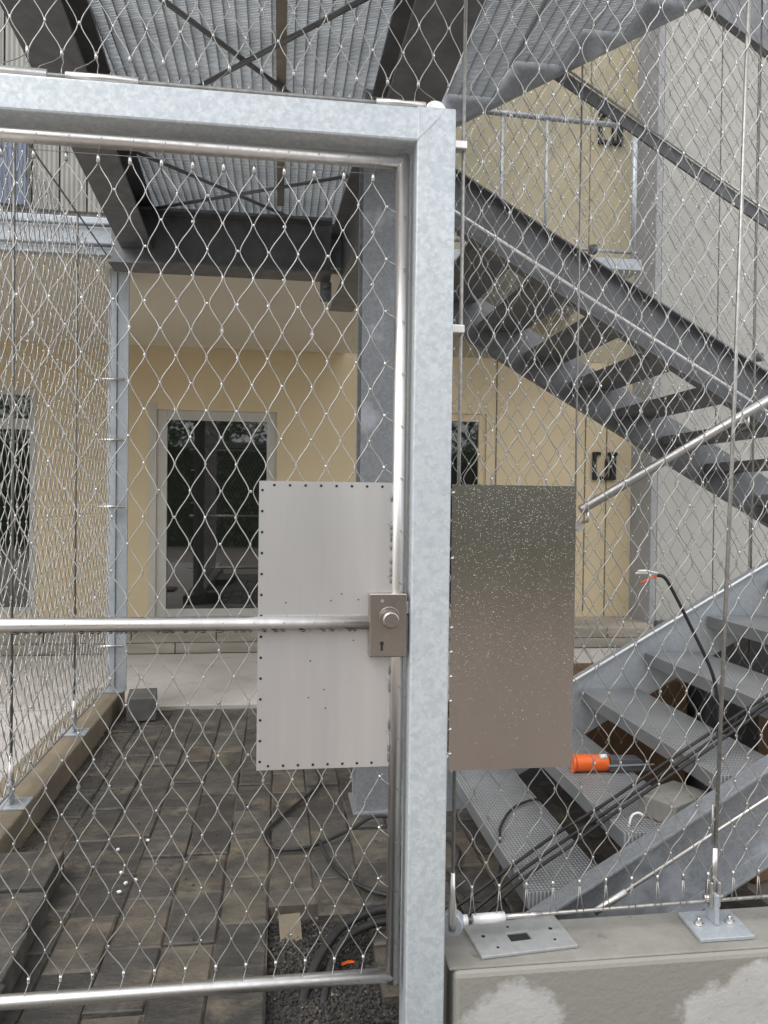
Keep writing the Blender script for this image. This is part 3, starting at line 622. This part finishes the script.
# left kerb, fence, post
kerb = MB().box(-1.2, -.985, 1.0, 5.2, -.1, .12).build('concrete_kerb', 'concrete_kerb', None, .012, label='mossy concrete kerb under the left mesh fence', cat='kerb')
lf = thing('side_mesh_fence', 'wire mesh fence running back from the gate on the left kerb', 'fence'); lf.location.x = .022
net(lf, (-1.075, 1.95, 0), (0, 1, 0), 84, .18, 2.82, WF, HF, .0021, .003, .008, 'wire', 4, jitter=.002, nz=5)
MB().box(-1.10, -1.045, 5.05, 5.15, .125, 2.84).build('end_post', 'galv_post', lf, .004)
MB().box(-1.044, -.975, 5.06, 5.075, .125, 2.84).build('post_flange', 'galv_post', lf, .002)
MB().box(-1.14, -.99, 5.03, 5.17, .1205, .13).build('post_foot', 'galv_dull', lf, .002)
for zz in (.42, 1.30, 2.10, 1.72): MB().tube([(-1.15, 5.03, zz), (-.99, 5.03, zz)], .008, 8).build('stand_off', 'stainless', lf)
MB().tube([(-1.075, 1.9, .175), (-1.075, 5.05, .175)], .005, 6).build('bottom_rope', 'rope', lf)
MB().tube([(-1.075, 1.9, 2.83), (-1.075, 5.05, 2.83)], .005, 6).build('top_rope', 'rope', lf)
for yy in (3.24, 4.2):
    MB().tube([(-1.075, yy, .30), (-1.075, yy, 2.83)], .006, 8).build('tension_rope', 'rope_dark', lf)
    MB().tube([(-1.075, yy, .20), (-1.075, yy, .23), (-1.075, yy, .32)], [.009, .011, .008], 10).build('swaged_fitting', 'stainless', lf)
    MB().box(-1.145, -1.005, yy-.06, yy+.06, .1205, .130).build('anchor_base', 'galv_post', lf, .002)
    MB().box(-1.082, -1.068, yy-.03, yy+.03, .1302, .215).build('anchor_lug', 'galv_post', lf, .003)

# ================================================================== LOOSE THINGS
def block(name, material, a, rotz, loc, label, cat, group=None, tilt=0):
    sx_, sy_, sz_ = a
    return MB().box(-sx_/2, sx_/2, -sy_/2, sy_/2, 0, sz_).build(name, material, None, .005, loc=loc, rot=(tilt, 0, rotz), label=label, cat=cat, group=group)
block('loose_paver', 'paver_grey', (.17, .26, .14), .12, (-.83, 4.93, .003), 'single grey concrete block lying at the foot of the left post', 'paver')
for i, (x_, y_, lb) in enumerate(((-.90, 2.75, 'farthest stacked paver against the left kerb, whitish dust on top'), (-.875, 2.47, 'second farthest paver stacked against the left kerb'), (-.86, 2.23, 'third paver stacked against the left kerb, nearer the gate'), (-.845, 1.99, 'nearest paver stacked against the left kerb, cut by the frame'))):
    block('stacked_paver', 'paver', (.30, .235 if i else .27, .085), .03*(-1)**i, (x_, y_, .003), lb, 'paver', 'pavers stacked on the left')
block('concrete_offcut', 'concrete', (.20, .14, .07), .5, (1.28, 2.33, .356), 'chalky concrete offcut on the second stair tread', 'stone')
# orange tool
tl = thing('pointing_tool', 'hand tool with orange plastic barrel and grey head on the second tread', 'tool')
A_, B_ = Vector((1.105, 2.74, .388)), Vector((1.23, 2.735, .388))
MB().tube([A_-(B_-A_)*.06, A_, A_+(B_-A_)*.05, A_+(B_-A_)*.5, A_+(B_-A_)*.95, B_], [.020, .030, .032, .031, .031, .028], 20).build('barrel', 'orange', tl)
MB().tube([A_+(B_-A_)*-.1, A_+(B_-A_)*-.02], .034, 12).build('end_cap', 'orange', tl)
MB().prism([(1.23, .36), (1.40, .357), (1.35, .405), (1.235, .41)], 2.71, 2.76).build('head', 'tool_grey', tl, .003)
MB().box(1.22, 1.40, 2.70, 2.706, .384, .389).build('shaft', 'galv_post', tl)
MB().tube([(1.195, 2.72, .416), (1.22, 2.72, .416)], .009, 8).build('button', 'wire_white', tl)
# litter under the treads
box('storage_box', 'card', None, 1.45, 1.98, 3.5, 3.95, -.098, .50, bevel=.006, label='wide brown box behind the third tread', cat='box')
box('dark_crate', 'tool_grey', None, 2.05, 2.62, 3.45, 4.0, -.098, .72, bevel=.01, label='dark plastic crate under the right part of the stairs', cat='crate')
box('grey_bin', 'tool_grey', None, 1.0, 1.38, 3.6, 4.0, -.098, .30, bevel=.01, label='dark grey low bin behind the second tread', cat='bin')
box('tall_carton', 'card', None, 2.7, 3.4, 3.5, 4.1, -.098, .95, bevel=.006, label='tall brown carton deep under the stair landing', cat='box')
block('cardboard_piece', 'card', (.36, .30, .10), .3, (1.95, 2.9, -.09), 'brown cardboard piece lying under the stair treads', 'cardboard')
box('storage_crate', 'card', None, 2.15, 2.75, 2.7, 3.2, -.098, .50, bevel=.01, label='brown cardboard box standing under the stairs', cat='box')
rd = MB()
rd.tube([(1.90, 2.80, .0), (1.91, 2.80, .03), (1.93, 2.81, .07), (1.94, 2.81, .09)], [.03, .05, .045, .012], 9)
rd.build('red_wrapper', 'red', None, label='crumpled red wrapper lying on cardboard beneath the stairs', cat='wrapper')
MB().box(1.3, 1.75, 2.5, 3.1, -.09, -.06).build('scrap_board', 'step_stone', None, .002, label='flat scrap board lying beneath the lower treads', cat='board')
MB().box(-1.95, -1.5, 3.35, 3.75, -.003, .03).build('rusty_sheet', 'rust', None, .003, rot=(0, 0, 0), label='rust brown sheet lying in the yard left of the kerb', cat='sheet')
# cables
def cable(name, pts, r, label, material='black_plastic', group=None):
    return MB().tube(smooth_path(pts), r, 8).build(name, material, None, label=label, cat='cable', group=group)
cable('black_cable', [(.19, 3.95, .01), (.20, 3.65, .012), (.06, 3.35, .012), (-.04, 3.13, .012), (.0, 2.98, .012), (.14, 2.98, .014), (.30, 3.08, .03), (.42, 3.15, .05), (.60, 3.12, .02), (.70, 2.9, .015), (.66, 2.75, .012)], .007, 'thin black cable looping over the pavers beside the column')
cable('short_cable', [(.17, 2.99, .03), (.19, 2.9, .012), (.24, 2.75, .012), (.33, 2.62, .012), (.45, 2.55, .012)], .008, 'short black cable end in front of the column')
cable('black_conduit', [(.07, 2.08, -.07), (.09, 2.18, -.03), (.15, 2.30, .01), (.24, 2.42, .022), (.38, 2.48, .022), (.6, 2.42, .022)], .0145, 'thick black conduit dipping into the gravel bed, left one', group='conduits in the gravel')
cable('black_conduit', [(.13, 2.08, -.07), (.145, 2.17, -.03), (.19, 2.29, .012), (.27, 2.37, .024), (.40, 2.40, .024), (.6, 2.33, .022)], .012, 'thinner black conduit dipping into the gravel bed, right one', group='conduits in the gravel')
for i, dy in enumerate((0, .04, .095)):
    cable('power_cable', [(.40, 2.24+dy, .012), (.55, 2.25+dy, .05+dy*.3), (.76, 2.27+dy, .205), (.92, 2.30+dy*1.2, .285-.1*dy), (1.06, 2.32+dy*.8, .365), (1.36, 2.34+dy*.8, .535), (1.66, 2.38+dy*.6, .70), (2.2, 2.45+dy*.5, .99)], .0055,
          ('black power cable climbing the treads, closest to the stringer', 'black power cable climbing the treads, middle of three', 'black power cable climbing the treads, farthest of three')[i], group='cables over the treads')
cable('tread_cable', [(.62, 2.72, .012), (.66, 2.52, .012), (.74, 2.50, .05), (.765, 2.55, .19), (.80, 2.66, .199), (.90, 2.82, .199), (1.02, 2.88, .199), (1.06, 2.9, .12)], .005, 'thin black cable crossing the lowest stair tread')
cable('coiled_cable', [(.50+.07*math.cos(t*.7), 2.80+.08*math.sin(t*.7), .012+.0015*t) for t in range(26)], .007, 'small coil of black cable beside the first tread')
lc = thing('lamp_cable', 'upright black cable with stripped red and white wire ends above the treads', 'cable')
MB().tube(smooth_path([(1.546, 2.60, .40), (1.56, 2.60, .42), (1.595, 2.6, .54), (1.585, 2.6, .66), (1.56, 2.6, .76), (1.475, 2.6, .925), (1.40, 2.6, 1.06), (1.372, 2.6, 1.098), (1.345, 2.6, 1.105)]), .0065, 8).build('sheath', 'black_plastic', lc)
MB().tube([(1.347, 2.6, 1.108), (1.30, 2.6, 1.113), (1.265, 2.6, 1.112)], .004, 6).build('white_wire', 'wire_white', lc)
MB().tube([(1.347, 2.597, 1.112), (1.30, 2.59, 1.122), (1.268, 2.59, 1.121)], .004, 6).build('white_wire', 'wire_white', lc)
MB().tube([(1.347, 2.6, 1.103), (1.31, 2.6, 1.09), (1.285, 2.6, 1.075)], .004, 6).build('red_wire', 'wire_red', lc)
MB().tube(smooth_path([(1.09, 2.26, .35), (1.10, 2.26, .385), (1.12, 2.26, .395), (1.14, 2.26, .385)]), .004, 6).build('cable_tie', 'wire_white', None, label='pale loop of tube sticking up by the second tread', cat='tube')
cr = MB()
for i in range(900):
    if i % 3: x_, y_ = -.98 + abs(random.gauss(0, .12)), random.uniform(2.9, 5.1)
    else: x_, y_ = random.uniform(-.7, 1.2), random.uniform(2.3, 5.1)
    s_ = random.uniform(.002, .006); a = random.uniform(0, 6.28); ca, sa = math.cos(a), math.sin(a)
    cr.add([((u*ca-v*sa)*s_+x_, (u*sa+v*ca)*s_*.8+y_, t*s_*.6+.004) for u, v, t in ico], icf)
cr.build('grit', 'gravel', None, kind='stuff', label='grit and crumbs scattered over the paving', cat='grit')
# chips and crumbs on the paving
CH = ['white chip nearest the stacked pavers','small white chip right of the first one','white chip at the right of the cluster','lowest white chip of the cluster on the paving','white chip beside the kerb, higher up','topmost white chip on the paving']
ch = [(-.55, 2.86), (-.52, 2.78), (-.49, 2.80), (-.53, 2.72), (-.60, 3.05), (-.50, 3.12)]
for i, (x_, y_) in enumerate(ch):
    G2 = MB().add([(u*.010, v*.007, t*.006+.004) for u, v, t in ico], icf)
    G2.build('white_chip', 'white_chip', None, loc=(x_, y_, .002), rot=(0, 0, i*1.1), label=CH[i], cat='chip', group='white chips on the pavers')
lfm = [(x_*.6, y_*.45) for x_, y_ in ((0, 0), (.035, .012), (.07, .004), (.08, .02), (.05, .04), (.01, .03))]
plate(MB(), lfm, 0, .0012).build('dry_leaf', 'orange', None, loc=(.20, 2.27, -.030), rot=(.1, .1, .4), label='orange scrap lying on the gravel beside the conduits', cat='scrap')
MB().box(-.035, .035, -.045, .045, 0, .004).build('beige_tile_shard', 'concrete_kerb', None, .001, loc=(.05, 2.47, -.02), rot=(.75, 0, .1), label='beige tile shard leaning in the paving gap', cat='shard')

# ================================================================== TREES BEHIND THE VIEWER (seen in the glass and steel)
def tree(x_, y_, h, r, label, seed):
    rr = random.Random(seed); t = thing('tree', label, 'tree', 'trees across the yard'); t.location = (x_, y_, -.1)
    tb = MB().tube([(0, 0, 0), (.05, .02, h*.3), (0, .05, h*.6), (.1, 0, h*.9)], [.22, .17, .11, .03], 8)
    for q in range(6):
        a = q*1.05; z_ = h*(.35+.07*q); tb.tube([(0, 0, z_), (math.cos(a)*r*.4, math.sin(a)*r*.4, z_+h*.1), (math.cos(a)*r*.75, math.sin(a)*r*.75, z_+h*.16)], [.07, .045, .015], 5)
    tb.build('trunk', 'bark', t)
    lv = MB(); cl_ = []
    for q in range(26):
        a, b_, c = rr.uniform(0, 6.28), rr.uniform(-.9, 1), rr.random()**.5
        cl_.append((math.cos(a)*r*c*math.sqrt(max(.05, 1-b_*b_*.8)), math.sin(a)*r*c*math.sqrt(max(.05, 1-b_*b_*.8)), h*.62 + b_*h*.36, r*rr.uniform(.25, .42)))
    for q in range(5200):
        cx_, cy_, cz_, cr = cl_[q % 26]; d_ = Vector((rr.gauss(0, 1), rr.gauss(0, 1), rr.gauss(0, 1))).normalized()*cr*rr.random()**.33
        p = Vector((cx_, cy_, cz_))+d_; s_ = rr.uniform(.09, .17); u = Vector((rr.gauss(0, 1), rr.gauss(0, 1), rr.gauss(0, .5))).normalized(); v_ = u.cross(Vector((rr.gauss(0, 1), rr.gauss(0, 1), 1))).normalized()
        lv.add([p-u*s_, p+v_*s_*.5, p+u*s_, p-v_*s_*.5], [(0, 1, 2, 3)])
    lv.build('crown', 'leaf', t)
for i, (x_, y_, h, r, lb) in enumerate(((-9, -20, 7, 3.2, 'leafy tree across the yard, far left of the row'), (-3, -21, 8, 3.4, 'tall leafy tree across the yard, left of centre'), (3, -20, 7.5, 3.2, 'leafy tree across the yard, right of centre'), (9, -21, 7, 3.3, 'leafy tree across the yard, right end of the row'))):
    tree(x_, y_, h, r, lb, i)

hg = thing('added_hedge', 'dark green leaf screen added behind the viewer to darken reflections', 'added_hedge'); hg.location = (0, -9, -.1)  # unseen greenery, added to darken what the steel sheets and lock reflect
MB().box(-16, 16, -.45, .45, 0, 3.0).build('stems', 'added_hedge', hg)
hv = MB(); rr = random.Random(3)
for q in range(9000):
    p = Vector((rr.uniform(-16, 16), rr.choice((.5, .5, .5, -.5))+rr.gauss(0, .12), rr.uniform(.05, 3.25))); s_ = rr.uniform(.06, .13)
    u = Vector((rr.gauss(0, 1), rr.gauss(0, .4), rr.gauss(0, 1))).normalized(); v_ = u.cross(Vector((rr.gauss(0, .5), 1, rr.gauss(0, .5)))).normalized()
    hv.add([p-u*s_, p+v_*s_*.5, p+u*s_, p-v_*s_*.5], [(0, 1, 2, 3)])
hv.build('foliage', 'leaf', hg)
